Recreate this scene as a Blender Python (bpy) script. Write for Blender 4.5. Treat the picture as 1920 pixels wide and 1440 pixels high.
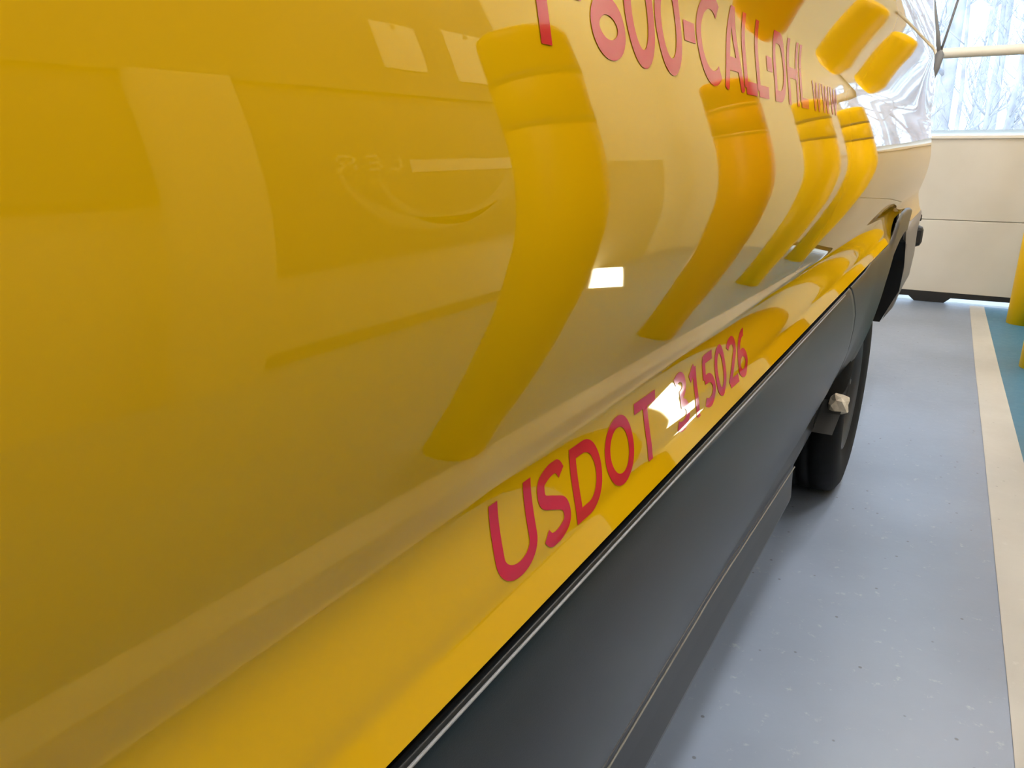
import bpy, bmesh, math, random
from mathutils import Vector, Matrix
random.seed(7)
for o in list(bpy.data.objects): bpy.data.objects.remove(o, do_unlink=True)
SC = bpy.context.scene
COL = SC.collection

# ------------------------------------------------------------------ camera
PITCH, YAW = math.radians(17.447), math.radians(30.805)
cd = bpy.data.cameras.new('camera'); cam = bpy.data.objects.new('camera', cd); COL.objects.link(cam)
cam.location = (0, 0, 1.15)
cam.rotation_euler = (math.pi / 2 - PITCH, 0, YAW)
cd.sensor_width = 36.0; cd.lens = 36.0 * 1400 / 1920; cd.clip_start = 0.02; cd.clip_end = 300
SC.camera = cam

# ------------------------------------------------------------------ world, sun, exposure
W = bpy.data.worlds.new('overcast'); SC.world = W; W.use_nodes = True
nt = W.node_tree; bg = nt.nodes['Background']
bg.inputs['Color'].default_value = (0.54, 0.75, 1.0, 1); bg.inputs['Strength'].default_value = 3.8
sd = bpy.data.lights.new('sun', 'SUN'); sd.energy = 3.0; sd.angle = math.radians(6); sd.color = (1, .97, .92)
sun = bpy.data.objects.new('sun', sd); COL.objects.link(sun)
sun.rotation_euler = (math.radians(42), 0, math.radians(-20))
vs = SC.view_settings
SC.display_settings.display_device = 'sRGB'
vs.view_transform = 'Standard'; vs.look = 'None'; vs.gamma = 1.0; vs.use_curve_mapping = False
vs.exposure = 0.0
SC.cycles.use_denoising = True
SC.cycles.max_bounces = 10; SC.cycles.glossy_bounces = 6; SC.cycles.transparent_max_bounces = 16
SC.cycles.sample_clamp_indirect = 6.0
SC.cycles.caustics_reflective = False; SC.cycles.caustics_refractive = False

# ------------------------------------------------------------------ material helpers
def mat(name, col, rough=.5, metal=0., spec=.5, tint=None, emit=None, estr=0., ior=1.5):
    m = bpy.data.materials.new(name); m.use_nodes = True
    b = m.node_tree.nodes['Principled BSDF']
    b.inputs['Base Color'].default_value = (*col, 1); b.inputs['Roughness'].default_value = rough
    b.inputs['Metallic'].default_value = metal; b.inputs['IOR'].default_value = ior
    b.inputs['Specular IOR Level'].default_value = spec
    if tint: b.inputs['Specular Tint'].default_value = (*tint, 1)
    if emit: b.inputs['Emission Color'].default_value = (*emit, 1); b.inputs['Emission Strength'].default_value = estr
    return m
def nodes(m): return m.node_tree.nodes, m.node_tree.links, m.node_tree.nodes['Principled BSDF']
def noise_col(m, c1, c2, scale=8., detail=6., lo=.35, hi=.65, bump=0., stretch=None):
    N, L, b = nodes(m)
    tc = N.new('ShaderNodeTexCoord'); src = tc.outputs['Object']
    if stretch:
        mp = N.new('ShaderNodeMapping'); mp.inputs['Scale'].default_value = stretch
        L.new(src, mp.inputs['Vector']); src = mp.outputs['Vector']
    n = N.new('ShaderNodeTexNoise'); n.inputs['Scale'].default_value = scale; n.inputs['Detail'].default_value = detail
    L.new(src, n.inputs['Vector'])
    r = N.new('ShaderNodeValToRGB'); r.color_ramp.elements[0].position = lo; r.color_ramp.elements[1].position = hi
    r.color_ramp.elements[0].color = (*c1, 1); r.color_ramp.elements[1].color = (*c2, 1)
    L.new(n.outputs['Fac'], r.inputs['Fac']); L.new(r.outputs['Color'], b.inputs['Base Color'])
    if bump:
        bp = N.new('ShaderNodeBump'); bp.inputs['Strength'].default_value = bump; bp.inputs['Distance'].default_value = .004
        L.new(n.outputs['Fac'], bp.inputs['Height']); L.new(bp.outputs['Normal'], b.inputs['Normal'])
    return m

M_YEL = mat('yellow_paint', (.58, .325, .002), .02, spec=.5, tint=(1, .92, .36), ior=1.72)
M_RED = mat('red_vinyl', (.50, .012, .035), .06, spec=.5)
M_CLAD = noise_col(mat('grey_plastic', (.05, .053, .06), .33, spec=.32), (.008, .0095, .011), (.011, .013, .015), 900., 2., bump=.04)
M_BLK = mat('black_rubber', (.008, .008, .009), .6)
M_SEAMB = mat('black_gap', (.004, .004, .004), .8)
M_TYRE = noise_col(mat('tyre_rubber', (.012, .012, .013), .7, spec=.2), (.004, .004, .004), (.007, .007, .007), 30.)
M_RIM = mat('dark_steel', (.05, .05, .055), .4, .6)
M_SILV = mat('grey_moulding', (.20, .195, .20), .45)
M_BOLY = mat('yellow_sleeve', (.95, .54, .001), .4, spec=.25)
M_BOLO = mat('orange_sleeve', (.88, .30, .004), .4, spec=.25)
M_BAND = mat('sleeve_groove', (.09, .045, .002), .6)
M_BANDO = mat('orange_band', (.80, .36, .03), .3)
M_DOOR = noise_col(mat('door_skin', (.60, .57, .50), .45), (.585, .55, .485), (.62, .585, .52), 3., 3.)
M_RAIL = mat('door_rail', (.74, .70, .63), .4)
M_WHITE = mat('white_frame', (.80, .79, .77), .4)
M_WALL = noise_col(mat('cream_wall', (.78, .74, .64), .7), (.66, .62, .48), (.70, .66, .52), 2., 4.)
M_LOWW = noise_col(mat('olive_wall', (.40, .36, .25), .7), (.38, .34, .23), (.43, .39, .28), 2., 4.)
M_CEIL = mat('ceiling_paint', (.62, .60, .55), .8)
M_DARKP = noise_col(mat('poster_print', (.20, .17, .10), .5), (.17, .145, .09), (.22, .19, .12), 3.)
M_PALEP = mat('poster_ink', (.72, .68, .56), .5)
M_UPPER = noise_col(mat('dark_wall', (.17, .15, .11), .7), (.15, .13, .09), (.20, .18, .13), 2.)  # darker tone for the upper wall and the strip at its foot
M_ARC = mat('poster_arc', (.40, .36, .24), .5)
M_LAMP = mat('lamp_diffuser', (.9, .9, .88), .5, emit=(1.0, .965, .91), estr=58.0)
M_CORD = mat('grey_cord', (.16, .16, .17), .6)
M_BARK = noise_col(mat('hazed_bark', (.30, .29, .31), .9), (.36, .345, .375), (.54, .53, .56), 4.)  # bark paled so its colour carries the haze and glare outdoors
M_LEAF = mat('pale_leaf', (.50, .52, .42), .8)
M_CLOD = noise_col(mat('dried_mud', (.55, .48, .38), .9), (.50, .43, .34), (.62, .56, .46), 60., bump=.5)
M_GND = noise_col(mat('outside_gravel', (.6, .57, .5), .9), (.50, .45, .38), (.72, .70, .66), 1.5)

# translucent white strip, added to give the window foot its daylight glow
M_SILLGLOW = bpy.data.materials.new('sill_glow_strip'); M_SILLGLOW.use_nodes = True
N = M_SILLGLOW.node_tree.nodes; L = M_SILLGLOW.node_tree.links
tl = N.new('ShaderNodeBsdfTranslucent'); tl.inputs['Color'].default_value = (.95, .94, .90, 1); mt = N.new('ShaderNodeMixShader'); mt.inputs[0].default_value = .92
N['Principled BSDF'].inputs['Base Color'].default_value = (.9, .89, .86, 1)
L.new(N['Principled BSDF'].outputs[0], mt.inputs[1]); L.new(tl.outputs[0], mt.inputs[2]); L.new(mt.outputs[0], N['Material Output'].inputs['Surface'])

# glass: reflecting and see-through
M_GLASS = bpy.data.materials.new('window_glass'); M_GLASS.use_nodes = True
N = M_GLASS.node_tree.nodes; L = M_GLASS.node_tree.links; N.remove(N['Principled BSDF'])
tr = N.new('ShaderNodeBsdfTransparent'); gl = N.new('ShaderNodeBsdfGlossy'); fr = N.new('ShaderNodeFresnel'); mx = N.new('ShaderNodeMixShader')
gl.inputs['Roughness'].default_value = .02; tr.inputs['Color'].default_value = (.95, .97, .98, 1); fr.inputs['IOR'].default_value = 1.45
L.new(fr.outputs[0], mx.inputs[0]); L.new(tr.outputs[0], mx.inputs[1]); L.new(gl.outputs[0], mx.inputs[2])
L.new(mx.outputs[0], N['Material Output'].inputs['Surface'])

def floor_mat(name, base, dark, flake, rough):
    m = mat(name, base, rough); N, L, b = nodes(m)
    tc = N.new('ShaderNodeTexCoord')
    n1 = N.new('ShaderNodeTexNoise'); n1.inputs['Scale'].default_value = 1.6; n1.inputs['Detail'].default_value = 8
    n2 = N.new('ShaderNodeTexNoise'); n2.inputs['Scale'].default_value = 26.; n2.inputs['Detail'].default_value = 8; n2.inputs['Roughness'].default_value = .7
    vo = N.new('ShaderNodeTexVoronoi'); vo.inputs['Scale'].default_value = 17.
    for n in (n1, n2, vo): L.new(tc.outputs['Object'], n.inputs['Vector'])
    r1 = N.new('ShaderNodeValToRGB'); r1.color_ramp.elements[0].position = .35; r1.color_ramp.elements[1].position = .68
    r1.color_ramp.elements[0].color = (*base, 1); r1.color_ramp.elements[1].color = (*[c * .80 for c in base], 1)
    L.new(n1.outputs['Fac'], r1.inputs['Fac'])
    r2 = N.new('ShaderNodeValToRGB'); r2.color_ramp.elements[0].position = .60; r2.color_ramp.elements[1].position = .70
    r2.color_ramp.elements[0].color = (0, 0, 0, 1); r2.color_ramp.elements[1].color = (.42, .42, .42, 1)
    L.new(n2.outputs['Fac'], r2.inputs['Fac'])
    mx1 = N.new('ShaderNodeMix'); mx1.data_type = 'RGBA'; mx1.inputs['B'].default_value = (*flake, 1)
    L.new(r2.outputs['Color'], mx1.inputs['Factor']); L.new(r1.outputs['Color'], mx1.inputs['A'])
    r3 = N.new('ShaderNodeValToRGB'); r3.color_ramp.elements[0].position = .05; r3.color_ramp.elements[1].position = .085
    r3.color_ramp.elements[0].color = (.75, .75, .75, 1); r3.color_ramp.elements[1].color = (0, 0, 0, 1)
    L.new(vo.outputs['Distance'], r3.inputs['Fac'])
    mx2 = N.new('ShaderNodeMix'); mx2.data_type = 'RGBA'; mx2.inputs['B'].default_value = (*dark, 1)
    L.new(r3.outputs['Color'], mx2.inputs['Factor']); L.new(mx1.outputs['Result'], mx2.inputs['A'])
    L.new(mx2.outputs['Result'], b.inputs['Base Color'])
    rr = N.new('ShaderNodeMapRange'); rr.inputs['To Min'].default_value = rough * .75; rr.inputs['To Max'].default_value = rough * 1.5
    L.new(n2.outputs['Fac'], rr.inputs['Value']); L.new(rr.outputs['Result'], b.inputs['Roughness'])
    bp = N.new('ShaderNodeBump'); bp.inputs['Strength'].default_value = .12; bp.inputs['Distance'].default_value = .004
    L.new(n2.outputs['Fac'], bp.inputs['Height']); L.new(bp.outputs['Normal'], b.inputs['Normal'])
    return m
M_FLOOR = floor_mat('grey_epoxy', (.24, .29, .39), (.09, .09, .10), (.50, .51, .53), .30)
M_TAPE = floor_mat('cream_stripe_paint', (.52, .495, .45), (.3, .28, .25), (.60, .58, .54), .42)
M_BLUE = floor_mat('teal_floor_paint', (.045, .175, .29), (.03, .07, .10), (.08, .23, .35), .34)

# ------------------------------------------------------------------ mesh helpers
def obj(name, bm, m, parent=None, smooth=False, recalc=True):
    if recalc: bmesh.ops.recalc_face_normals(bm, faces=bm.faces)
    me = bpy.data.meshes.new(name); bm.to_mesh(me); bm.free()
    if smooth:
        for p in me.polygons: p.use_smooth = True
    o = bpy.data.objects.new(name, me); COL.objects.link(o)
    if m: me.materials.append(m)
    if parent: o.parent = parent
    return o
def empty(name, label, cat, group=None, loc=(0, 0, 0)):
    o = bpy.data.objects.new(name, None); COL.objects.link(o); o.location = loc
    o.empty_display_size = .1
    o['label'] = label; o['category'] = cat
    if group: o['group'] = group
    return o
def struct(o, label=None, cat=None):
    o['kind'] = 'structure'
    if label: o['label'] = label
    if cat: o['category'] = cat
    return o
def box(bm, x0, x1, y0, y1, z0, z1, bev=0.):
    r = bmesh.ops.create_cube(bm, size=1)
    vs_ = r['verts']
    for v in vs_:
        v.co = Vector((x0 + (v.co.x + .5) * (x1 - x0), y0 + (v.co.y + .5) * (y1 - y0), z0 + (v.co.z + .5) * (z1 - z0)))
    if bev:
        es = list({e for v in vs_ for e in v.link_edges})
        bmesh.ops.bevel(bm, geom=es, offset=bev, segments=2, affect='EDGES', profile=.5)
def boxo(name, x0, x1, y0, y1, z0, z1, m, parent=None, bev=0.):
    bm = bmesh.new(); box(bm, x0, x1, y0, y1, z0, z1, bev); return obj(name, bm, m, parent)
def lathe(bm, prof, cx, cy, n=40, axis='z', cz=0):
    rings = []
    for r, z in prof:
        ring = []
        for i in range(n):
            a = 2 * math.pi * i / n
            if axis == 'z': p = (cx + r * math.cos(a), cy + r * math.sin(a), z)
            else: p = (z, cy + r * math.cos(a), cz + r * math.sin(a))
            ring.append(bm.verts.new(p))
        rings.append(ring)
    for a, b in zip(rings, rings[1:]):
        for i in range(n): bm.faces.new((a[i], a[(i + 1) % n], b[(i + 1) % n], b[i]))
    return rings
def tube(bm, pts, rads, n=8, cap=True):
    rings = []
    for i, p in enumerate(pts):
        p = Vector(p); d = (Vector(pts[min(i + 1, len(pts) - 1)]) - Vector(pts[max(i - 1, 0)])).normalized()
        u = d.orthogonal().normalized() if abs(d.z) > .95 or abs(d.z) < .001 else d.cross(Vector((0, 0, 1))).normalized()
        if i and (u.dot(pu) < 0): u = -u
        pu = u; w = d.cross(u)
        rings.append([bm.verts.new(p + (u * math.cos(2 * math.pi * k / n) + w * math.sin(2 * math.pi * k / n)) * rads[i]) for k in range(n)])
    for a, b in zip(rings, rings[1:]):
        for i in range(n): bm.faces.new((a[i], a[(i + 1) % n], b[(i + 1) % n], b[i]))
    if cap:
        bm.faces.new(rings[0][::-1]); bm.faces.new(rings[-1])
def interp(x, xs, ys):
    if x <= xs[0]: return ys[0]
    if x >= xs[-1]: return ys[-1]
    for i in range(len(xs) - 1):
        if x <= xs[i + 1]:
            t = (x - xs[i]) / (xs[i + 1] - xs[i]); return ys[i] + (ys[i + 1] - ys[i]) * t

# ------------------------------------------------------------------ van side surface
DX = lambda Y: .015 * Y                    # the body side swells slightly towards the rear
TZ = [(.80, .34), (.842, .34), (.848, .22), (.854, .10), (.860, .16), (.870, .20), (.885, .18), (.900, .13), (.912, .06), (.922, -.01), (.929, -.16),
      (.935, -.23), (.940, -.23), (.950, -.215), (.967, -.198), (.98, -.19), (1.017, -.139), (1.04, -.11), (1.055, -.082),
      (1.083, -.041), (1.11, .02), (1.143, .08), (1.17, .13), (1.20, .15), (1.22, .172), (1.245, .19), (1.258, .14), (1.27, .05),
      (1.292, -.055), (1.336, -.137), (1.389, -.241), (1.43, -.24), (1.47, 0), (1.52, .22), (1.60, .14), (1.9, .12), (2.3, .2), (2.45, .5), (2.6, 1.6)]
TZZ = [a for a, b in TZ]; TZT = [b for a, b in TZ]
# integrate the slope into a cross-section
ZS = [.80 + i * .002 for i in range(901)]
XS = []
def build_profile():
    acc = 0.; prev = None
    for z in ZS:
        t = interp(z, TZZ, TZT)
        if prev is not None: acc -= .5 * (t + prev) * .002
        prev = t; XS.append(acc)
    k = int(round((1.10 - .80) / .002)); off = -.226 - XS[k]
    for i in range(len(XS)): XS[i] += off
build_profile()
def bodyx(z):
    f = (z - .80) / .002; i = max(0, min(len(XS) - 2, int(f))); t = f - i
    return XS[i] + (XS[i + 1] - XS[i]) * t
REAR = 3.90
def rear_round(Y):
    R = .16
    if Y < REAR - R: return 0.
    d = min(1., (Y - (REAR - R)) / R); return -(R - R * math.sqrt(max(0., 1 - d * d))) 
def zshift(Y, z): return DX(max(Y, 0)) / .24 * max(0., 1.15 - z)
def rear_lean(Y, z):   # the rear corner leans in above the waist
    t = max(0., min(1., (Y - 2.9) / .9)); t = t * t * (3 - 2 * t)
    return t * interp(z, [1.27, 1.36, 1.43, 1.51, 1.57, 1.63, 1.75, 2.4], [0, -.012, -.035, -.07, -.11, -.15, -.18, -.22])
def surf(Y, z):    # z is the profile height
    x = bodyx(z) + DX(Y) + rear_round(Y) + rear_lean(Y, z)
    return Vector((x, Y, z + zshift(Y, z)))
def surfn(Y, z):
    e = .001
    a = surf(Y + e, z) - surf(Y - e, z); b = surf(Y, z + e) - surf(Y, z - e)
    return a.cross(b).normalized()

van = empty('cargo_van', 'yellow cargo van with red lettering and dark grey lower cladding', 'van')

FLZ = [(2.215, .868), (2.50, .868), (2.58, .872), (2.63, .89), (2.71, .934), (2.80, .953), (2.94, .959), (3.10, .95), (3.30, .90), (3.40, .885), (3.95, .895)]
def flare_top(Y): return interp(Y, [a for a, b in FLZ], [b for a, b in FLZ])
ZB0 = .8215
def body_bottom(Y):
    if Y < 2.2: return ZB0
    # profile height whose shifted value is just under the flare top
    zt = flare_top(Y) - .02; k = DX(Y) / .24
    return max(ZB0, (zt - k * 1.15) / (1 - k))
def body_panel():
    bm = bmesh.new()
    ys = [-1.7 + .1 * i for i in range(17)] + [0 + .04 * i for i in range(94)] + [REAR - .16 + .16 * math.sin(math.radians(a)) for a in range(0, 91, 6)]
    ys = sorted(set(round(y, 4) for y in ys if y <= REAR))
    # rows: dense where the section bends
    zr = []
    z = ZB0
    while z < 1.0: zr.append(z); z += .0035
    while z < 1.56: zr.append(z); z += .009
    while z < 2.45: zr.append(z); z += .05
    nr = len(zr)
    grid = []; nrm = []
    for y in ys:
        zb = body_bottom(y); col = []
        for k, zz in enumerate(zr):
            q = zb + (zz - ZB0) * (2.45 - zb) / (2.45 - ZB0) if zb > ZB0 + 1e-6 and zz < 1.05 else zz
            if zb > ZB0 + 1e-6:
                # squeeze only below 1.05
                if zz < 1.05: q = zb + (zz - ZB0) / (1.05 - ZB0) * (1.05 - zb)
            col.append(bm.verts.new(surf(y, q))); nrm.append(surfn(y, q))
        grid.append(col)
    for a, b in zip(grid, grid[1:]):
        for i in range(nr - 1): bm.faces.new((a[i], b[i], b[i + 1], a[i + 1]))
    me = bpy.data.meshes.new('body_panel'); bm.to_mesh(me); bm.free()
    for p in me.polygons: p.use_smooth = True
    me.normals_split_custom_set_from_vertices([tuple(n) for n in nrm])
    o = bpy.data.objects.new('body_panel', me); COL.objects.link(o); me.materials.append(M_YEL); o.parent = van
    return o
body_panel()
# rest of the shell: roof, far side, back doors, front closure
rx = -.226 + DX(REAR) - .16
def shell():
    bm = bmesh.new()
    P = lambda y, x, z: bm.verts.new((x, y, z))
    zt = 2.44
    ys = [-1.7, 0, 1, 2, 3, 3.6, REAR]
    rows = []
    for y in ys:
        xt = bodyx(zt) + DX(y) + rear_round(y) + rear_lean(y, zt)
        rows.append([P(y, xt, zt), P(y, xt - .12, zt + .08), P(y, -1.2, zt + .13), P(y, -2.15, zt + .05), P(y, -2.25, 2.2), P(y, -2.3, 1.2), P(y, -2.27, .45)])
    for a, b in zip(rows, rows[1:]):
        for i in range(6): bm.faces.new((a[i], b[i], b[i + 1], a[i + 1]))
    return obj('roof_and_far_side', bm, M_YEL, van, smooth=False)
shell()
boxo('back_door', -2.2, rx + .005, REAR - .05, REAR + .005, .55, 2.45, M_YEL, van, .01)
boxo('underbody', -2.2, -.33, -1.7, 3.75, .27, .50, M_SEAMB, van)
boxo('inner_panel', -.40, -.36, -1.7, 2.2, .42, .86, M_SEAMB, van)
boxo('front_bulkhead', -2.25, -.26, -1.72, -1.68, .4, 2.4, M_YEL, van)

# ---- lower cladding
PROF = [(.245, -.29), (.27, -.288), (.38, -.292), (.395, -.288), (.40, -.284), (.47, -.262), (.56, -.243), (.65, -.2320), (.72, -.2280), (.790, -.2285), (.802, -.2293), (.807, -.2310), (.8105, -.2345), (1., -.2345)]
CZ = [a for a, b in PROF]; CX = [b for a, b in PROF]
def dz(Y): return DX(max(Y, 0)) / .24 * .33
def cladx(Y, z, lift=0.):
    return interp(z - lift, CZ, CX) + DX(Y) * max(0., min(1., (z - .4) / .4))
LIP = [(1.93, .361), (2.18, .37), (2.30, .395), (2.40, .455), (2.48, .54), (2.55, .652), (2.605, .736), (2.69, .817), (2.825, .853), (2.97, .869), (3.10, .862), (3.25, .81), (3.34, .73), (3.40, .60), (3.42, .42)]
LY = [a for a, b in LIP]; LZ = [b for a, b in LIP]
def low(Y):
    if Y < 1.9: return .397 - .036 * max(0, (Y - 1.2)) / .73 if Y > 1.2 else .397
    return interp(Y, LY, LZ)
def top(Y):
    if Y < 2.1: return .8105 + dz(Y)
    return interp(Y, [2.1] + [a for a, b in FLZ], [.8105 + dz(2.1)] + [b for a, b in FLZ])
ST = [0, .25, .37, .6, .78, .88, 1.0]; SY = [2.20, 2.28, 2.26, 2.13, 2.03, 1.95, 1.85]
TS = [0, .03, .10, .2, .3, .4, .5, .6, .7, .8, .87, .92, .95, .97, .981, .988, .994, 1.0]
def clad_piece(name, yfun, ny, parent):
    bm = bmesh.new(); grid = []
    for j in range(ny + 1):
        col = []
        for t in TS:
            Y = yfun(j / ny, t); zl, zt = low(Y), top(Y); z = zl + (zt - zl) * t
            fl = max(0., min(1., (Y - 2.35) / .3))      # flare: even thickness, rolls in at both edges
            lift = zt - .8105
            xa = cladx(Y, z, lift)
            xb = cladx(Y, .75, 0) + .0 + DX(Y) * 0
            roll = -.010 * (1 - min(1, (1 - t) / .12)) ** 2 - .012 * (1 - min(1, t / .12)) ** 2
            x = xa * (1 - fl) + (-.2225 + DX(Y) + roll + (z - .8) * .03) * fl
            col.append(bm.verts.new((x, Y, z)))
        # returns
        Y = yfun(j / ny, 1.); col.append(bm.verts.new((col[-1].co.x - .0035, Y, top(Y) - .012)))
        Y = yfun(j / ny, 0.); col.insert(0, bm.verts.new((col[0].co.x - .02, Y, low(Y) - .002)))
        grid.append(col)
    for a, b in zip(grid, grid[1:]):
        for i in range(len(a) - 1): bm.faces.new((a[i], b[i], b[i + 1], a[i + 1]))
    # end flanges so that the seam reads as a recess
    for g in (grid[0], grid[-1]):
        inner = [bm.verts.new((v.co.x - .02, v.co.y, v.co.z)) for v in g]
        for i in range(len(g) - 1): bm.faces.new((g[i], g[i + 1], inner[i + 1], inner[i]))
    o = obj(name, bm, M_CLAD, parent, smooth=True); return o
def y_front(s, t): return -1.7 + (interp(t, ST, SY) - .003 + 1.7) * (s ** .7)
def y_rear(s, t): return interp(t, ST, SY) + .003 + (interp(t, [0, .5, 1], [3.05, 3.07, 3.12]) - interp(t, ST, SY)) * s
clad_piece('lower_cladding', y_front, 90, van)
clad_piece('wheel_arch_cladding', y_rear, 80, van)
# sill strip under the ledge
bm = bmesh.new(); g = []
for j in range(31):
    Y = -1.7 + (1.945 + 1.7) * j / 30; d = low(Y) - .397
    g.append([bm.verts.new((x, Y, z + d * w)) for x, z, w in ((-.305, .396, 1), (-.2925, .390, 1), (-.2915, .33, .6), (-.289, .262, 0), (-.292, .246, 0), (-.34, .24, 0))])
for a, b in zip(g, g[1:]):
    for i in range(5): bm.faces.new((a[i], b[i], b[i + 1], a[i + 1]))
bm.faces.new(g[-1])
obj('sill_strip', bm, M_CLAD, van, smooth=False)
# pale bead along the ledge
bm = bmesh.new()
pts = [(-.2855, -1.7 + 3.62 * j / 60, low(-1.7 + 3.62 * j / 60) - .0025) for j in range(61)]
tube(bm, pts, [.0017] * 61, 6); obj('ledge_bead', bm, mat('pale_bead', (.30, .29, .26), .6), van, smooth=True)
# lighter bead, a painted highlight along the top edge of the cladding
bm = bmesh.new()
pts = [(cladx(y, .8055) + .0003, y, .8055 + dz(y)) for y in [-1.7 + .06 * j for j in range(60)] if y < 1.83]
tube(bm, pts, [.0013] * len(pts), 6); obj('edge_highlight', bm, mat('highlight_grey', (.22, .22, .23), .35), van, smooth=True)
# black gap strip between paint and cladding
bm = bmesh.new(); g = []
for j in range(60):
    y = -1.7 + 4.0 * j / 59; x = -.2395 + DX(y)
    g.append([bm.verts.new((x, y, .79 + dz(y))), bm.verts.new((x, y, .830 + dz(y)))])
for a, b in zip(g, g[1:]): bm.faces.new((a[0], b[0], b[1], a[1]))
obj('black_gap_strip', bm, M_SEAMB, van)

# wheel arch liner
bm = bmesh.new(); g = []
for (y, z) in LIP[1:]:
    if z < .46 and y > 3: z = .46
    x = cladx(y, .75) - .025 if y < 3.2 else interp(z, [.46, .52, .6, .7, .8], [-.236, -.200, -.181, -.174, -.172])
    g.append([bm.verts.new((x - .01, y, z)), bm.verts.new((x - .55, y, z))])
for a, b in zip(g, g[1:]): bm.faces.new((a[0], b[0], b[1], a[1]))
obj('arch_liner', bm, M_SEAMB, van)
boxo('arch_back', -.80, -.76, 2.0, 3.5, .46, .95, M_SEAMB, van)

# rear bumper corner and its pad: front edge follows the arch
bm = bmesh.new(); g = []
BZ = [.905, .899, .885, .86, .80, .70, .60, .52, .46]
BXX = [-.215, -.184, -.176, -.175, -.180, -.179, -.186, -.205, -.240]
BF = [3.08, 3.08, 3.08, 3.10, 3.25, 3.36, 3.40, 3.42, 3.43]
for j in range(13):
    t = j / 12; col = []
    for k in range(len(BZ)):
        Y = BF[k] + (3.965 - BF[k]) * t
        back = 0 if Y < 3.88 else -.06 * ((Y - 3.88) / .085) ** 2
        zz = BZ[k] - (.012 * (1 - t) if k < 4 else 0) + (.06 * t if k >= 7 else 0)
        col.append(bm.verts.new((BXX[k] + back - (.004 if t == 0 else 0), Y, zz)))
    g.append(col)
for a, b in zip(g, g[1:]):
    for i in range(len(BZ) - 1): bm.faces.new((a[i], b[i], b[i + 1], a[i + 1]))
obj('rear_bumper', bm, M_SILV, van, smooth=True)
boxo('bumper_back', -2.1, -.27, 3.86, 3.97, .55, .88, M_BLK, van, .01)
boxo('bumper_pad', -.34, -.163, 3.985, 4.06, .715, .81, M_BLK, van, .02)
boxo('bumper_stud', -.24, -.176, 3.965, 3.985, .835, .865, M_BLK, van, .005)

# wheel
wc = (2.70, .36)
wheel = bpy.data.objects.new('wheel', None); COL.objects.link(wheel); wheel.parent = van
bm = bmesh.new(); R = .36
x0 = -.235
prof = [(.20, x0 - .02), (.235, x0 - .004), (.29, x0 + .004), (.325, x0 - .002), (.345, x0 - .014), (.356, x0 - .03), (.36, x0 - .045)]
for k in range(4):
    a = x0 - .05 - k * .038
    prof += [(.36, a), (.36, a - .026), (.350, a - .029), (.350, a - .036)]
prof += [(.36, x0 - .205), (.352, x0 - .22), (.325, x0 - .24), (.24, x0 - .235), (.2, x0 - .22)]
lathe(bm, prof, 0, wc[0], 72, 'x', wc[1])
obj('tyre', bm, M_TYRE, wheel, smooth=True)
bm = bmesh.new(); lathe(bm, [(.005, x0 - .035), (.06, x0 - .03), (.075, x0 - .045), (.13, x0 - .06), (.17, x0 - .03), (.2, x0 - .012), (.208, x0 - .012), (.20, x0 - .04), (.19, x0 - .2)], 0, wc[0], 48, 'x', wc[1])
obj('rim', bm, M_RIM, wheel, smooth=True)
bm = bmesh.new()
for k in range(8):
    a = 2 * math.pi * k / 8; r = bmesh.ops.create_cone(bm, segments=6, radius1=.012, radius2=.010, depth=.02, cap_ends=True)
    bmesh.ops.rotate(bm, verts=r['verts'], matrix=Matrix.Rotation(math.pi / 2, 3, 'Y'))
    bmesh.ops.translate(bm, verts=r['verts'], vec=(x0 - .04, wc[0] + .1 * math.cos(a), wc[1] + .1 * math.sin(a)))
o = obj('wheel_nuts', bm, M_SILV, wheel); o['kind'] = 'stuff'
# pale clod caught in the front of the arch
bm = bmesh.new(); bmesh.ops.create_icosphere(bm, subdivisions=2, radius=.03)
for v in bm.verts:
    v.co = Vector((v.co.x * 1.0, v.co.y * .9, v.co.z * 1.1)) * (1 + .25 * math.sin(v.co.x * 150 + 1) * math.cos(v.co.z * 130 + v.co.y * 90))
    v.co += Vector((-.243, 2.33, .418))
o = obj('mud_clod', bm, M_CLOD, van); o['label'] = 'pale beige clod stuck in the wheel arch'

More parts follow.
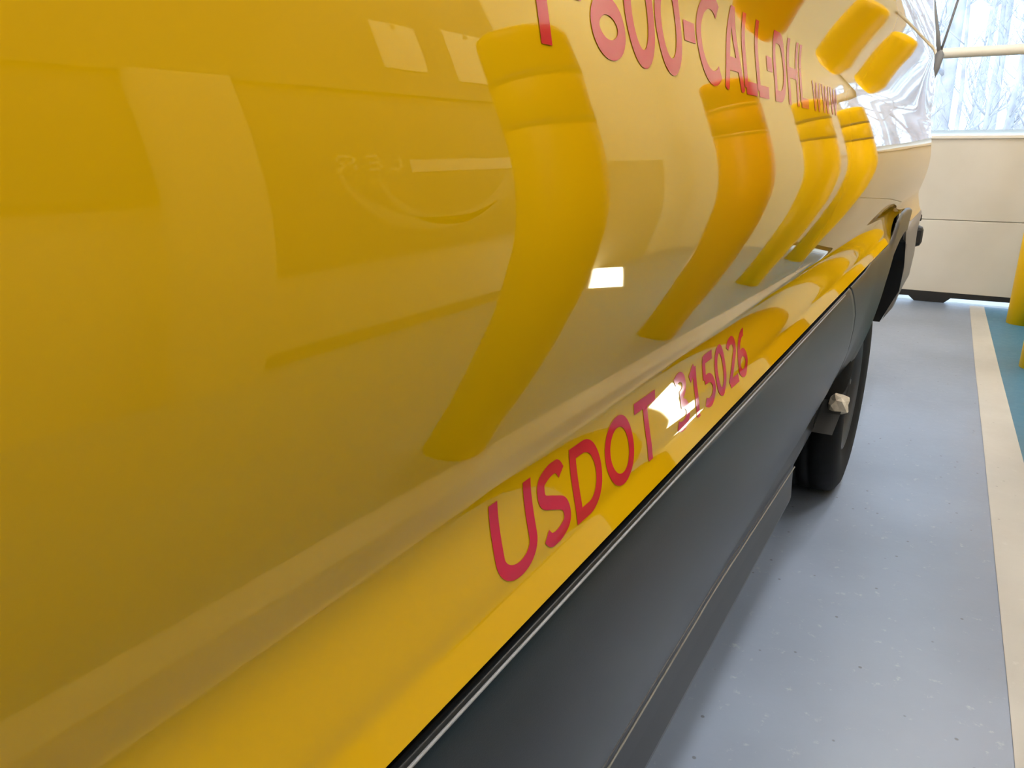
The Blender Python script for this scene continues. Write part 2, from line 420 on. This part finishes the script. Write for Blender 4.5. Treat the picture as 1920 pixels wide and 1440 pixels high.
# ------------------------------------------------------------------ lettering (thin vinyl that follows the panel)
def arc(cx, cy, rx_, ry, a0, a1, n=22):
    return [(cx + rx_ * math.cos(math.radians(a0 + (a1 - a0) * i / n)), cy + ry * math.sin(math.radians(a0 + (a1 - a0) * i / n))) for i in range(n + 1)]
def glyph(ch, s):
    """strokes of a glyph in a 0..1 box; s = (half stroke in x, half stroke in y)"""
    a, b = s; X0, X1, Y0, Y1 = a, 1 - a, b, 1 - b; cx, cy = .5, .5; rx_, ry = .5 - a, .5 - b
    if ch == 'U': return [[(X0, 1), (X0, .33)] + arc(cx, .33, rx_, .33 - b, 180, 360)[1:] + [(X1, 1)]]
    if ch == 'O' or ch == '0': return [arc(cx, cy, rx_, ry, 0, 360, 44)]
    if ch == 'D': return [[(X0, 0), (X0, 1)], [(0, Y1), (.42, Y1)] + arc(.42, cy, .58 - a, ry, 90, -90, 30)[1:] + [(0, Y0)]]
    if ch == 'T': return [[(0, Y1), (1, Y1)], [(.5, Y1), (.5, 0)]]
    if ch == 'L': return [[(X0, 1), (X0, Y0), ], [(X0, Y0), (1, Y0)]]
    if ch == 'H': return [[(X0, 1), (X0, 0)], [(X1, 1), (X1, 0)], [(X0, .5), (X1, .5)]]
    if ch == 'A': return [[(X0, 0), (.5, 1)], [(.5, 1), (X1, 0)], [(.24, .32), (.76, .32)]]
    if ch == 'W': return [[(X0, 1), (.27, 0)], [(.27, 0), (.5, .95)], [(.5, .95), (.73, 0)], [(.73, 0), (X1, 1)]]
    if ch == 'C': return [arc(.56, cy, .56 - a, ry, 52, 308, 36)]
    if ch == '1': return [[(.62, 0), (.62, Y1)], [(.62, Y1), (.15, .74)]]
    if ch == '-': return [[(0, .5), (1, .5)]]
    if ch == 'S':
        c = [(X1 - .02, Y1 - .12), (.72, Y1 - .01), (.48, Y1), (.20, Y1 - .07), (X0 + .02, .73), (.19, .595), (.5, .5), (.81, .40), (X1, .26), (.80, Y0 + .07), (.52, Y0), (.26, Y0 + .01), (X0, Y0 + .10)]
        out = []
        for k in range(len(c) - 1):
            p0, p1, p2, p3 = c[max(k - 1, 0)], c[k], c[k + 1], c[min(k + 2, len(c) - 1)]
            for q in range(5):
                t = q / 5
                out.append(tuple(.5 * (2 * p1[m] + (p2[m] - p0[m]) * t + (2 * p0[m] - 5 * p1[m] + 4 * p2[m] - p3[m]) * t * t + (3 * p1[m] - p0[m] - 3 * p2[m] + p3[m]) * t ** 3) for m in (0, 1)))
        return [out + [c[-1]]]
    if ch == '3': return [arc(.42, .75, .50 - a, .25 - b, 140, -90, 24), arc(.42, .27, .58 - a, .27 - b, 90, -140, 26)]
    if ch == '5': return [[(.92, Y1), (.2, Y1), (.16, .54)], [(.16, .54)] + arc(.42, .31, .58 - a, .31 - b, 100, -135, 28)]
    if ch == '2': return [arc(.5, .72, .5 - a, .28 - b, 160, -25, 24) + [(X0, Y0)], [(X0, Y0), (1, Y0)]]
    if ch == '6': return [arc(.5, .30, .5 - a, .30 - b, 0, 360, 36), arc(.72, .30, .72 - a, .70 - b, 180, 85, 24)]
    if ch == '8': return [arc(.5, .755, .46 - a, .245 - b, 0, 360, 34), arc(.5, .265, .5 - a, .265 - b, 0, 360, 36)]
    return []
def letter(ch, y0, y1, z0, z1, sw, parent):
    """ribbons of constant width sw (metres) along each stroke"""
    Wd, H = y1 - y0, z1 - z0; bm = bmesh.new(); nrm = []
    def P(u, v):
        zz = z0 + v
        zp = zz
        for _ in range(4): zp = zz - zshift(y0 + u, zp)
        q = surf(y0 + u, zp); n = surfn(y0 + u, zp); nrm.append(n); return bm.verts.new(q + n * .0005)
    for st in glyph(ch, (sw / 2 / Wd, sw / 2 / H)):
        p = [Vector((a * Wd, b * H)) for a, b in st]
        d = [p[0]]
        for a, b in zip(p, p[1:]):                      # short steps so the ribbon hugs the curve
            n = max(1, int((b - a).length / .004))
            for k in range(1, n + 1): d.append(a.lerp(b, k / n))
        closed = (d[0] - d[-1]).length < 1e-6
        rows = []
        for i in range(len(d)):
            a = d[i - 1] if i else (d[-2] if closed else d[0]); b = d[i + 1] if i < len(d) - 1 else (d[1] if closed else d[-1])
            t = (b - a).normalized(); nn = Vector((-t.y, t.x))
            w = sw if ch != '-' else sw * 1.25
            # keep strokes inside the letter box
            row = []
            for k in range(-2, 3):
                q = d[i] + nn * (w / 4 * k); row.append(P(min(max(q.x, 0), Wd), min(max(q.y, 0), H)))
            rows.append(row)
        for a, b in zip(rows, rows[1:]):
            for k in range(4):
                try: bm.faces.new((a[k], b[k], b[k + 1], a[k + 1]))
                except ValueError: pass
    me = bpy.data.meshes.new('letter'); bm.to_mesh(me); bm.free()
    for q in me.polygons:
        q.use_smooth = True
    # faces towards +x
    me.update()
    if sum(q.normal.x for q in me.polygons) < 0: me.flip_normals()
    me.normals_split_custom_set_from_vertices([tuple(n) for n in nrm])
    o = bpy.data.objects.new('letter', me); COL.objects.link(o); me.materials.append(M_RED); o.parent = parent
    return o
phone = bpy.data.objects.new('phone_lettering', None); COL.objects.link(phone); phone.parent = van
reg = bpy.data.objects.new('registration_lettering', None); COL.objects.link(reg); reg.parent = van
phone['label'] = 'upper red line of telephone lettering'; reg['label'] = 'lower red line of capitals and six digits'
for ch, a, b in (('1', .4040, .4385), ('-', .4526, .4788), ('8', .4904, .5466), ('0', .5504, .6075), ('0', .6106, .6700), ('-', .6767, .7060), ('C', .7106, .7846), ('A', .7865, .8585),
                 ('L', .8590, .9103), ('L', .9120, .963), ('-', .9625, .9888), ('D', .9950, 1.060), ('H', 1.068, 1.132), ('L', 1.141, 1.194)):
    m_ = 1.2117 - .006 * a; letter(ch, a, b, m_, m_ + .080, .0132, phone)
for k in range(3): letter('W', 1.226 + .072 * k, 1.290 + .072 * k, 1.204, 1.246, .0085, phone)
for ch, a, b in (('U', .3778, .4331), ('S', .4401, .4852), ('D', .4934, .5470), ('O', .5556, .6164), ('T', .6240, .6770), ('3', .7272, .7690), ('1', .7740, .8075), ('5', .8200, .8625),
                 ('0', .8655, .9080), ('2', .9145, .9570), ('6', .9600, 1.0035)):
    letter(ch, a, b, .8595, .9232, .0108, reg)

# ------------------------------------------------------------------ room shell
DY = 6.69           # garage door plane
RX = 1.9            # right wall
LX = -3.6; BY = -4.5; CZ_ = 3.7
def plane(name, pts, m):
    bm = bmesh.new(); bm.faces.new([bm.verts.new(p) for p in pts]); return obj(name, bm, m, recalc=False)
fl = boxo('floor', LX, RX, BY, DY + .02, -.10, 0, M_FLOOR); struct(fl)
# cream stripe and teal bay, thin paint on the floor
def strip(name, rows, m, z):
    bm = bmesh.new(); g = []
    for y, a, b in rows: g.append([bm.verts.new((a, y, z)), bm.verts.new((b, y, z))])
    for a, b in zip(g, g[1:]): bm.faces.new((a[0], a[1], b[1], b[0]))
    return obj(name, bm, m)
SR = [(-4.4, .33, .44), (0., .275, .385), (1.7, .242, .36), (3.27, .205, .334), (4.62, .170, .286), (6.57, .126, .223), (6.68, .124, .221)]
o = strip('trim_1', SR, M_TAPE, .0022); struct(o)
o = strip('trim_2', [(y, b - .02, RX - .001) for y, a, b in SR], M_BLUE, .0011); struct(o)
cl = boxo('ceiling', LX, RX, BY, DY, CZ_, CZ_ + .1, M_CEIL); struct(cl)
struct(boxo('wall_left', LX - .1, LX, BY, DY, -.05, CZ_, M_WALL))
struct(boxo('wall_back', LX, RX, BY - .1, BY, -.05, CZ_, M_WALL))
struct(boxo('wall_right', RX, RX + .12, BY, DY, -.05, CZ_, M_WALL))
# front wall around the door
DX0, DX1, DZ = -2.6, .70, 3.05
bm = bmesh.new()
box(bm, LX, DX0, DY, DY + .2, -.05, CZ_); box(bm, DX1, RX + .12, DY, DY + .2, -.05, CZ_); box(bm, DX0, DX1, DY, DY + .2, DZ, CZ_)
struct(obj('wall_front', bm, M_WALL))

# ------------------------------------------------------------------ garage door
door = bpy.data.objects.new('door_1', None); COL.objects.link(door); door.location = (0, 0, 0)
struct(door)
y0, y1 = DY, DY + .05
bm = bmesh.new(); box(bm, DX0, DX1, y0, y1, .075, .633, .004); obj('panel', bm, M_DOOR, door)
bm = bmesh.new(); box(bm, DX0, DX1, y0, y1, .637, 1.225, .004); obj('panel', bm, M_DOOR, door)
boxo('joint_strip', DX0 + .01, DX1 - .01, y0 + .02, y1, .60, .67, M_DOOR, door)
boxo('bottom_rail', DX0, DX1, y0 + .006, y1, .05, .077, M_DOOR, door)
# rubber seal that sags to the floor in the middle of the visible stretch
bm = bmesh.new(); g = []
for j in range(80):
    x = DX0 + (DX1 - DX0) * j / 79
    s = .043 + .005 * math.sin(x * 2.2)
    if -.28 < x < -.04 or -1.6 < x < -.9: s = .004
    g.append([bm.verts.new(p) for p in ((x, y0 - .008, .086), (x, y0 - .008, s), (x, y1, s), (x, y1, .086))])
for a, b in zip(g, g[1:]):
    for i in range(3): bm.faces.new((a[i], b[i], b[i + 1], a[i + 1]))
obj('rubber_seal', bm, M_BLK, door)
# glazed sections
SECT = [(1.225, 1.29, 1.782), (1.785, 1.852, 2.36), (2.363, 2.43, 2.98)]
ST_X = [DX0, -1.62, -.62, DX1]
for k, (zb, za, zt) in enumerate(SECT):
    bm = bmesh.new()
    if k == 0:
        box(bm, DX0, DX1, y0 - .012, y1, zb, zb + .022, .003)       # sill ledge catching the daylight
        bmw = bmesh.new(); box(bmw, DX0, DX1, y0 + .0145, y0 + .0150, zb + .0215, zb + .062); obj('sill_strip', bmw, M_SILLGLOW, door)  # added strip, stands for the glow along the window's lower edge
        obj('bottom_frame', bm, M_RAIL, door)
    else:
        tube(bm, [(DX0, y0 + .02, (zb + za) / 2 - .0), (DX1, y0 + .02, (zb + za) / 2)], [.036, .036], 16)
        obj('rail', bm, M_RAIL, door, smooth=True)
    for a in ST_X:
        w = .06 if a in (DX0, DX1) else .035
        x_ = min(max(a, DX0 + w), DX1 - w)
        boxo('stile', x_ - w, x_ + w, y0 + .004, y1, zb + .04, zt, M_RAIL, door, .003)
    for a, b in zip(ST_X, ST_X[1:]):
        boxo('pane', a, b, y0 + .022, y0 + .026, zb + .04, zt, M_GLASS, door)
boxo('top_rail', DX0, DX1, y0, y1, 2.97, 3.06, M_RAIL, door)

# door pull: hanging strap with a tapered handle in front of the glass
pull = empty('door_pull', 'thin dark cord with a pointed handle hanging before the garage door glass', 'pull cord', loc=(0, 0, 0))
KN = (-.345, DY - .10, 1.80)
bm = bmesh.new(); tube(bm, [(-.62, DY - .10, 2.75), (-.47, DY - .10, 2.25), (-.385, DY - .10, 1.95), KN], [.020, .020, .018, .014], 8)
obj('cord', bm, M_CORD, pull, smooth=True)
bm = bmesh.new(); tube(bm, [(-.215, DY - .10, 2.75), (-.26, DY - .10, 2.3), (-.31, DY - .10, 2.0), KN], [.008] * 4, 8)
obj('cord', bm, M_CORD, pull, smooth=True)
bm = bmesh.new(); tube(bm, [(KN[0], KN[1], 1.83), (KN[0], KN[1], 1.80), (KN[0] - .012, KN[1], 1.70), (KN[0] - .022, KN[1], 1.60)], [.012, .03, .024, .003], 10)
obj('handle', bm, M_CORD, pull, smooth=True)

# ------------------------------------------------------------------ bollards
def bollard(x, y, kind, label, r=.115, cat='bollard'):
    ht = 1.645
    t = empty('orange_bollard' if kind else 'yellow_bollard', label, cat, 'sleeved bollards beside the parking bay')
    bm = bmesh.new()
    prof = [(r, .0), (r, 1.354), (r - .004, 1.358), (r - .004, 1.370), (r, 1.374), (r, 1.494), (r - .004, 1.498), (r - .004, 1.510), (r, 1.514), (r, ht - .03)]
    rings = lathe(bm, prof, x, y, 40)
    bm.faces.new(rings[0][::-1])
    obj('sleeve', bm, M_BOLO if kind else M_BOLY, t, smooth=True)
    bm = bmesh.new(); rings = lathe(bm, [(r, ht - .03), (r * .97, ht - .012), (r * .85, ht), (r * .5, ht + .01), (.004, ht + .014)], x, y, 40); bm.faces.new(rings[-1])
    obj('cap', bm, M_BOLO if kind else M_BOLY, t, smooth=True)
    for z in (1.364, 1.504):
        bm = bmesh.new(); lathe(bm, [(r - .003, z - .010), (r + .0015, z - .009), (r + .0015, z + .009), (r - .003, z + .010)], x, y, 40)
        obj('band', bm, M_BANDO if kind else M_BAND, t, smooth=True)
    return t
bollard(.46, 1.66, 0, 'yellow bollard nearest the camera, seen mirrored in the van panel')
bollard(.47, 3.28, 1, 'orange bollard, the only orange one of the row')
bollard(.478, 4.88, 0, 'yellow bollard whose foot just shows low at the picture edge', .102)
bollard(.447, 6.15, 0, 'yellow bollard standing closest to the garage door', .100)

# ------------------------------------------------------------------ right wall: pilaster, dark poster, skirting panel
pil = boxo('wall_pilaster', RX - .10, RX, 1.51, 1.89, 0, 1.95, M_WALL, None, .004); struct(pil)
pil['label'] = 'cream pilaster on the right wall'
up = boxo('wall_upper_band', RX - .05, RX, BY, 3.93, 1.951, CZ_ - .002, M_UPPER, None, .002); struct(up); up['label'] = 'dark upper band of the right wall'
pos = empty('wall_poster', 'wide dark poster with pale capitals on the right wall', 'poster')
boxo('backing', RX - .03, RX - .001, 1.91, 3.78, .72, 1.948, M_DARKP, pos, .003)
boxo('pale_stripe', RX - .034, RX - .029, 2.80, 3.74, 1.36, 1.46, M_PALEP, pos)
# block capitals on the poster, reading along -y
def cap(nm, y_, w, z_, hh, segs):
    bm = bmesh.new()
    for (a, b, c, d) in segs:
        va, vb = Vector((y_ - a * w, z_ + b * hh)), Vector((y_ - c * w, z_ + d * hh)); t = (vb - va).normalized() * .008; n_ = Vector((-t.y, t.x))
        q = [va - t + n_, vb + t + n_, vb + t - n_, va - t - n_]
        bm.faces.new([bm.verts.new((RX - .0315, p.x, p.y)) for p in q])
    obj(nm, bm, M_PALEP, pos)
cap('letter', 2.735, .07, 1.39, .10, [(0, 1, 0, 0), (0, 0, 1, 0)])
cap('letter', 2.60, .07, 1.39, .10, [(0, 1, 0, 0), (0, 0, 1, 0), (0, .5, .9, .5), (0, 1, 1, 1)])
cap('letter', 2.44, .10, 1.39, .10, [(0, 1, 0, 0), (0, 1, 1, 1), (1, 1, 1, .5), (1, .5, 0, .5), (.5, .5, 1, 0)])
for yc, zc, r_, hgt in ((2.98, 1.42, .66, .10), (3.12, 1.36, .56, .07)):
    bm = bmesh.new()
    pts = [(yc + r_ * 1.0 * math.cos(math.radians(a)), zc + r_ * .82 * math.sin(math.radians(a))) for a in range(185, 352, 6)]
    for p, q in zip(pts, pts[1:]):
        bm.faces.new([bm.verts.new((RX - .0312, p[0], p[1])), bm.verts.new((RX - .0312, q[0], q[1])), bm.verts.new((RX - .0312, q[0] , q[1] + hgt)), bm.verts.new((RX - .0312, p[0], p[1] + hgt))])
    obj('arc_print', bm, M_ARC, pos)
dk = empty('dark_noticeboard', 'plain dark board high on the right wall beside the pilaster', 'board')
boxo('backing', RX - .03, RX - .001, -.6, 1.50, 1.29, 1.948, M_DARKP, dk, .003)
boxo('frame_strip', RX - .036, RX - .001, -.62, 1.505, 1.27, 1.295, M_DARKP, dk, .003)
for yy, zz, w_, h_, lb in ((2.98, 2.24, .32, .28, 'farther from the garage door'), (3.58, 2.24, .40, .34, 'nearer to the garage door')):
    t = empty('pale_patch', 'pale patch added on the dark upper wall, the one %s' % lb, 'patch', 'pale patches on the upper wall')
    bm = bmesh.new(); box(bm, RX - .056, RX - .0505, yy - w_ / 2, yy + w_ / 2, zz - h_ / 2, zz + h_ / 2, .002); obj('sheet', bm, M_PALEP, t)  # sheets added for two bright blotches mirrored in the van
    bm = bmesh.new(); box(bm, RX - .060, RX - .0565, yy - .015, yy + .015, zz + h_ / 2 - .03, zz + h_ / 2 - .01); obj('patch_tab', bm, M_DARKP, t)
bb = boxo('wall_foot_strip', RX - .02, RX, 1.905, 3.88, .002, .10, M_UPPER, None, .003); struct(bb)  # dark strip drawing a line along the foot of the wall
wn = boxo('wall_panel', RX - .04, RX - .0, 3.9, 5.9, .0, 1.40, M_LOWW, None, .004); struct(wn); wn['label'] = 'olive lower panel on the right wall'

# ------------------------------------------------------------------ ceiling lamps
k = 0
for x in (.22, 1.3):
    for y in (-2.6, .2, 3.0, 5.4):
        pos_t = ('over the grey lane' if x < .8 else 'over the teal bay')
        where = {-2.6: 'at the back of the garage', .2: 'level with the lettering', 3.0: 'level with the van wheel', 5.4: 'nearest the garage door'}[y]
        t = empty('ceiling_lamp', 'white tube lamp %s, %s' % (pos_t, where), 'lamp', 'ceiling tube lamps')
        boxo('housing', x - .09, x + .09, y - .62, y + .62, CZ_ - .07, CZ_ - .001, M_WHITE, t, .005)
        boxo('diffuser', x - .075, x + .075, y - .6, y + .6, CZ_ - .10, CZ_ - .072, M_LAMP, t, .008)

wl = empty('bright_patch_panel', 'added glowing panel for the bright patch on the teal floor by the right wall', 'lamp', loc=(1.57, 4.62, 0)); wl.rotation_euler = (0, 0, math.radians(-27))
boxo('housing', -.13, .13, -.50, .50, .002, .03, M_WHITE, wl, .006)  # panel added so the van side mirrors a bright floor patch
boxo('diffuser', -.115, .115, -.48, .48, .031, .036, mat('patch_glow', (.9, .9, .9), .5, emit=(1, .97, .92), estr=9.), wl)
t = empty('bollard_fill', 'added fill light low on the left wall, brightening the bollards', 'lamp')
boxo('housing', LX + .001, LX + .06, 4.3, 6.0, 1.02, 1.28, M_WHITE, t, .005)  # no known lamp here; added to light the bollards from the left
boxo('diffuser', LX + .061, LX + .09, 4.33, 5.97, 1.04, 1.26, M_LAMP, t, .008)
# ------------------------------------------------------------------ outside
gr = boxo('ground', -60, 60, DY + .2, 120, -.22, -.02, M_GND); struct(gr)
gr2 = boxo('ground_side', RX + .12, 60, -30, DY + .2, -.22, -.02, M_GND); struct(gr2)
def tree(x, y, ht, r, lean, seed, nb=9, label=None):
    rnd = random.Random(seed)
    t = empty('sapling' if label else 'bare_tree', label or 'tall bare grey tree in the pale wood beyond the garage door', 'tree', 'thin saplings of the wood' if label else 'bare trees of the wood')
    bm = bmesh.new(); pts = []; n = 9
    for i in range(n):
        s = i / (n - 1); pts.append((x + lean * s * s * ht + rnd.uniform(-.03, .03), y + rnd.uniform(-.03, .03), -.05 + s * ht))
    tube(bm, pts, [r * (1 - .8 * i / (n - 1)) for i in range(n)], 8)
    obj('trunk', bm, M_BARK, t, smooth=True)
    bm = bmesh.new()
    def branch(p, d, ln, rr, depth):
        q = [Vector(p)]; dd = Vector(d).normalized()
        for i in range(4):
            dd = (dd + Vector((rnd.uniform(-.25, .25), rnd.uniform(-.25, .25), rnd.uniform(-.02, .22)))).normalized(); q.append(q[-1] + dd * ln / 4)
        tube(bm, q, [rr, rr * .8, rr * .6, rr * .45, rr * .25], 5)
        if depth:
            for k in (1, 2, 3, 4):
                branch(q[k], dd + Vector((rnd.uniform(-1, 1), rnd.uniform(-1, 1), rnd.uniform(0, .6))), ln * .55, rr * .5, depth - 1)
    for i in range(nb):
        s = rnd.uniform(.12, .95); j = int(s * (n - 1)); a = rnd.uniform(0, 6.28)
        branch(Vector(pts[j]), (math.cos(a), math.sin(a), rnd.uniform(.3, 1.)), rnd.uniform(.8, 2.2) * (1.1 - .5 * s) * (.5 if label else 1.), r * .28, 2)
    o = obj('branches', bm, M_BARK, t, smooth=True); o['kind'] = 'stuff'
    return t
TR = [(-.6, 14.5, 9, .13), (.12, 18.6, 11, .10), (.95, 16.8, 10, .15), (1.9, 21.5, 11, .12), (2.6, 17.0, 10, .15), (4.2, 20, 11, .13), (-1.9, 18.5, 11, .14), (-3.4, 16., 10, .15),
      (-6.0, 23., 11, .13), (6.0, 17.0, 10, .15), (.9, 25.5, 12, .2), (-1.1, 24.5, 12, .18), (3.4, 28, 12, .2), (-3.4, 29, 12, .2), (7.8, 24, 12, .2), (-7.4, 27, 12, .2), (-.3, 34, 12, .2), (2.6, 38, 13, .22), (6.4, 35, 13, .22)]
for i, (x, y, ht, r) in enumerate(TR): tree(x, y, ht, r, random.uniform(-.03, .03), 100 + i)
SAP = [(-.30, 12.2), (.22, 11.4), (.52, 12.9), (.98, 12.4), (1.45, 13.6), (-.85, 12.0), (-1.4, 13.4), (.05, 13.8), (.40, 14.9), (-2.0, 12.6), (2.1, 13.0), (1.2, 18.6), (-.25, 21.8), (.55, 21.0)]
for i, (x, y) in enumerate(SAP):
    tree(x, y, 5.0 + (i * 37 % 10) * .18, .035 + .004 * (i % 4), ((i * 53) % 9 - 4) * .012, 400 + i, 12, 'thin leafless sapling among the bare trees beyond the garage door')
